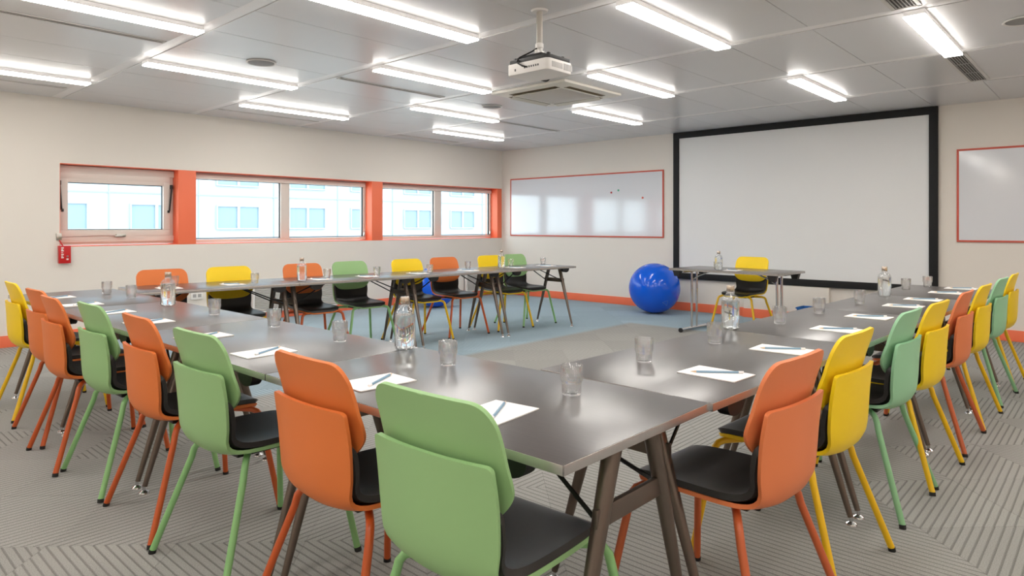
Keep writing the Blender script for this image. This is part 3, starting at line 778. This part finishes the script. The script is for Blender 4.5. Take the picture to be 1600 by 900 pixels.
for i in range(4):
    yc = (fy[i]+fy[i+1])/2; xc = -5.385+(yc-2.048)*math.tan(ang)-.333
    table(xc, yc, (fy[i+1]-fy[i])/math.cos(ang), .665, PI/2-ang, labs[i], 'tables of the window row')

# desk with chrome T legs
t = thing('presenter_desk', 'small dark desk with chrome T legs in front of the screen', 'desk', (-3.27, 7.34, 0), math.radians(-4))
MB().box(-.655, .655, -.33, .33, ZT-.022, ZT, .002).obj('tabletop', M['top'], t)
m = MB()
for a in ((-.658, .658, -.333, -.33), (-.658, .658, .33, .333), (-.658, -.655, -.333, .333), (.655, .658, -.333, .333)): m.box(*a, ZT-.023, ZT-.001)
m.obj('edge_band', M['edge'], t, smooth=0)
for s in (-1, 1):
    x = s*.52
    for q in (-.035, .035):
        MB().tube([(x, q*1.6, .70), (x, q*1.6, .05)], .013, 12).obj('leg', M['chrome'], t)
    f = MB().tube([(x, -.29, .028), (x, .29, .028)], .02, 14).obj('foot_bar', M['chrome'], t)
    for q in (-1, 1): MB().tube([(x, q*.285, .026), (x, q*.305, .026)], .026, 14).obj('end_cap', M['black'], f)
    MB().box(x-.02, x+.02, -.27, .27, .695, .722, .005).obj('top_bar', M['chrome'], t)
    MB().tube([(x, -.04, .60), (x-s*.10, -.04, .66), (x-s*.26, -.04, .72)], .009, 8).obj('stay', M['chrome'], t)
    for q in (-1, 1):
        m = MB(); xx = s*.575
        m.add([(xx-.05, q*.30, .723), (xx+.05, q*.30, .723), (xx+.03, q*.30, .655), (xx-.03, q*.30, .655), (xx-.05, q*.25, .723), (xx+.05, q*.25, .723), (xx+.03, q*.25, .655), (xx-.03, q*.25, .655)], [(0,1,2,3),(7,6,5,4),(0,4,5,1),(1,5,6,2),(2,6,7,3),(3,7,4,0)])
        m.obj('corner_block', M['black'], t, smooth=0)

# ------------------------------------------------------------------ tumblers, bottles, notepads, pencils
gp = [(.001, 0), (.024, 0), (.0285, .004), (.030, .014), (.0295, .032), (.0305, .038), (.0345, .046), (.0345, .088), (.0338, .0895), (.0325, .088), (.0322, .049), (.0285, .042), (.0268, .034), (.0268, .014), (.022, .008), (.001, .007)]
gmesh = MB().lathe(gp, 32).mesh('tumbler', M['glass'], 60)
def tumbler(x, y, label, grp):
    o = bpy.data.objects.new('tumbler', gmesh); COL.objects.link(o); o.location = (x, y, ZT+.0004); o.rotation_euler = (0, 0, random.uniform(0, 1)); tag(o, label, 'glass', grp)
G = 'tumblers on the tables'
for x, y, l in [(-1.212, 1.588, 'clear tumbler on the near corner table, largest in the photo'),
    (-1.795, 1.621, 'clear tumbler right of the largest water bottle on the near row'),
    (-2.506, 1.635, 'clear tumbler left of the largest water bottle on the near row'),
    (-3.11, 1.65, 'clear tumbler in the middle of the near row, second left of the largest bottle'),
    (-3.78, 1.648, 'clear tumbler on the near row just right of the left hand bottle'),
    (-5.067, 1.635, 'clear tumbler just left of the left hand bottle'),
    (-5.531, 1.621, 'clear tumbler at the far left end of the near row')]: tumbler(x, y, l, 'tumblers on the near row')
for x, y, l in [(-1.304, 2.147, 'clear tumbler nearest the camera on the right row'),
    (-1.285, 2.688, 'clear tumbler in front of the nearer right row bottle'),
    (-1.299, 3.452, 'clear tumbler just behind the nearer right row bottle'),
    (-1.283, 4.006, 'fourth tumbler of the right row, with the blue bin behind it'),
    (-1.248, 4.669, 'clear tumbler in front of the further right row bottle'),
    (-1.25, 5.918, 'clear tumbler just right of the further right row bottle'),
    (-1.176, 6.30, 'last tumbler at the far end of the right row')]: tumbler(x, y, l, 'tumblers on the right row')
FG = [(-5.75, 2.18, 'tumbler in front of the first orange chair, behind the left hand bottle'), (-5.557, 2.771, 'tumbler beside the first yellow chair of the window row'),
    (-5.58, 3.50, 'tumbler right of the bottle on the window row'), (-5.52, 4.03, 'tumbler beside the middle sage green chair'),
    (-5.40, 4.62, 'tumbler between the second yellow and third orange window row chairs'), (-5.55, 5.32, 'tumbler left of the third yellow window row chair'),
    (-5.58, 6.08, 'tumbler right of the furthest window row bottle'), (-5.48, 6.58, 'last tumbler at the far end of the window row')]
for x, y, l in FG: tumbler(x, y, 'clear '+l, 'tumblers on the window row')
tumbler(-3.42, 7.20, 'clear tumbler on the chrome legged desk beside its bottle', 'tumblers on the desk')

bp_ = [(.001, .004), (.028, .0), (.038, .004), (.0435, .014), (.0435, .135), (.041, .150), (.033, .163), (.020, .172), (.0165, .180), (.0165, .197), (.0145, .197), (.0145, .180), (.018, .170), (.031, .160), (.0385, .148), (.0408, .134), (.0408, .016), (.035, .009), (.001, .012)]
wp = [(.001, .0125), (.0345, .0095), (.0403, .0165), (.0403, .134), (.0390, .141), (.001, .141)]
cp = [(.0175, .185), (.0185, .187), (.0185, .211), (.017, .2135), (.001, .2135)]
def make_bottle():
    t = thing('water_bottle', 'x', 'bottle')
    MB().lathe(bp_, 36).obj('glass_body', M['bglass'], t, 60)
    MB().lathe(wp, 36).obj('water', M['water'], t, 60)
    MB().lathe([(.0174, .185)]+cp[1:]+[], 28).obj('cap', M['cap'], t, 40)
    MB().lathe([(.0167, .176), (.0185, .178), (.0185, .182), (.0167, .184)], 28).obj('neck_ring', M['glass'], t, 60)
    return t
bproto = make_bottle(); index_children()
for i, (x, y, l) in enumerate([(-2.159, 1.715, 'largest water bottle, at the seam of the near row tables'),
    (-1.405, 3.105, 'water bottle on the inner edge of the right row, nearer of two'),
    (-4.387, 1.625, 'left hand water bottle on the near row in front of the orange chair'),
    (-1.241, 5.246, 'further water bottle of the right row, against the screen'),
    (-5.46, 3.165, 'water bottle on the window row in front of the second orange chair'),
    (-5.40, 5.72, 'furthest water bottle, between yellow and green window row chairs'),
    (-3.36, 7.12, 'water bottle on the chrome legged desk')]):
    o = bproto if i == 0 else copy_tree(bproto)
    o.location = (x, y, ZT+.0004); o.rotation_euler = (0, 0, i*.7); o['label'] = l; o['group'] = 'water bottles'

pmesh = MB()
def padmesh():
    m = MB(); m.box(-.075, .075, -.105, .105, 0, .0035, .0006); return m.mesh('notepad', M['paper'], 30)
pmesh = padmesh()
def make_pencil():
    t = thing('pencil', 'x', 'pencil')
    m = MB(); m.tube([(-.065, 0, 0), (.075, 0, 0)], .004, 6); m.obj('barrel', M['pencil'], t, 20)
    m = MB(); m.tube([(-.085, 0, 0), (-.065, 0, 0)], [.0006, .0038], 6); m.obj('sharpened_tip', M['wood'], t)
    m = MB(); m.tube([(.075, 0, 0), (.092, 0, 0)], .0041, 10); m.obj('eraser', M['eraser'], t)
    return t
pen = make_pencil(); index_children(); first = [True]
def pad(x, y, rz, prz, where, grp, dx=0, dy=0):
    o = bpy.data.objects.new('notepad', pmesh); COL.objects.link(o); o.location = (x, y, ZT+.0003); o.rotation_euler = (0, 0, rz)
    tag(o, 'white notepad '+where, 'notepad', 'notepads '+grp)
    p = pen if first[0] else copy_tree(pen); first[0] = False
    p.location = (x+dx, y+dy, ZT+.0003+.0035+.0041); p.rotation_euler = (0, 0, prz)
    p['label'] = 'light blue pencil on the notepad '+where; p['group'] = 'pencils '+grp
who = ['before the largest sage green chair', 'before the nearest orange near row chair', 'before the second sage green near row chair', 'before the second orange near row chair', 'before the furthest green near row chair', 'before the third orange near row chair', 'before the fourth orange near row chair', 'before the yellow near row chair']
for i, (x, a) in enumerate([(-1.245, 6), (-1.77, -3), (-2.51, 0), (-3.07, 3), (-3.74, 0), (-4.31, 2), (-4.88, -2), (-5.48, 0)]):
    pad(x, 1.29, math.radians(a), math.radians([301, 299, 300, 302, 298, 300, 301, 299][i]), who[i], 'on the near row', 0.0, .02)
who = ['before the nearest orange right row chair', 'before the first yellow right row chair', 'before the first mint chair', 'before the second yellow right row chair', 'before the second orange right row chair', 'before the third yellow right row chair', 'before the second mint chair', 'before the last yellow right row chair']
for i, (x, y) in enumerate([(-1.02, 2.14), (-1.02, 2.73), (-1.02, 3.44), (-1.03, 4.03), (-1.01, 4.72), (-1.0, 5.22), (-.975, 5.86), (-.95, 6.33)]):
    pad(x, y, PI/2+math.radians([-3, 2, -1, -2, 1, 0, 2, 0][i]), math.radians([37, 36, 38, 35, 36, 34, 37, 36][i]), who[i], 'on the right row')
who = ['before the first orange window row chair', 'before the first yellow window row chair', 'before the second orange window row chair', 'before the middle sage green chair', 'before the second yellow window row chair', 'before the third orange window row chair', 'before the third yellow window row chair', 'before the furthest sage green chair']
for i, y in enumerate([2.10, 2.60, 3.40, 3.90, 4.50, 5.18, 5.90, 6.42]):
    pad(-5.66+.082*(y-2), y, -PI/2-math.radians(4), math.radians([214, 217, 212, 216, 218, 213, 215, 216][i]), who[i], 'on the window row')
pad(-3.22, 7.18, math.radians(4), math.radians(160), 'on the chrome legged desk', 'on the desk')

# ------------------------------------------------------------------ balls and bin
def ball(x, y, r, label, rot):
    t = thing('exercise_ball', label, 'ball', (x, y, 0), rot)
    m = MB(); n = 32
    prof = [(r*1.012*math.sin(PI*k/n), r*.995-r*.995*math.cos(PI*k/n)) for k in range(n+1)]
    m.lathe(prof, 64).obj('ball_skin', M['ball'], t, 80)
    return t
b1 = ball(-4.93, 8.40, .357, 'big blue exercise ball standing by the desk at the far wall', 0)
lm = mat('ball_print', (70, 130, 215), .3)
g = MB()
def onb(az, el, r=.359): return (r*1.01*math.cos(el)*math.cos(az), r*1.01*math.cos(el)*math.sin(az), .357+r*math.sin(el))
tri = [(-.70, -.50), (-.48, -.42), (-.42, -.66)]
for i in range(3):
    a, c = tri[i], tri[(i+1) % 3]
    g.tube([onb(a[0]+(c[0]-a[0])*k/6, a[1]+(c[1]-a[1])*k/6) for k in range(7)], .0022, 6)
g.obj('printed_triangle', lm, b1)
ball(-7.75, 6.74, .315, 'second blue exercise ball hidden behind the window row chairs', .5)
t = thing('storage_bin', 'blue plastic bin on the floor behind the right table row', 'bin', (-2.80, 8.52, 0.0))
m = MB(); m.add([(-.13,-.1,0),(.13,-.1,0),(.13,.1,0),(-.13,.1,0),(-.155,-.12,.24),(.155,-.12,.24),(.155,.12,.24),(-.155,.12,.24),(-.145,-.11,.24),(.145,-.11,.24),(.145,.11,.24),(-.145,.11,.24),(-.12,-.09,.01),(.12,-.09,.01),(.12,.09,.01),(-.12,.09,.01)],
 [(0,3,2,1),(0,1,5,4),(1,2,6,5),(2,3,7,6),(3,0,4,7),(4,5,9,8),(5,6,10,9),(6,7,11,10),(7,4,8,11),(8,9,13,12),(9,10,14,13),(10,11,15,14),(11,8,12,15),(12,13,14,15)])
m.obj('bin_body', M['bluebin'], t, smooth=0)
m = MB(); m.box(-.165, .165, -.13, -.118, .228, .245, .003); m.box(-.165, .165, .118, .13, .228, .245, .003); m.box(-.165, -.153, -.13, .13, .228, .245, .003); m.box(.153, .165, -.13, .13, .228, .245, .003); m.obj('rim', M['bluebin'], t)
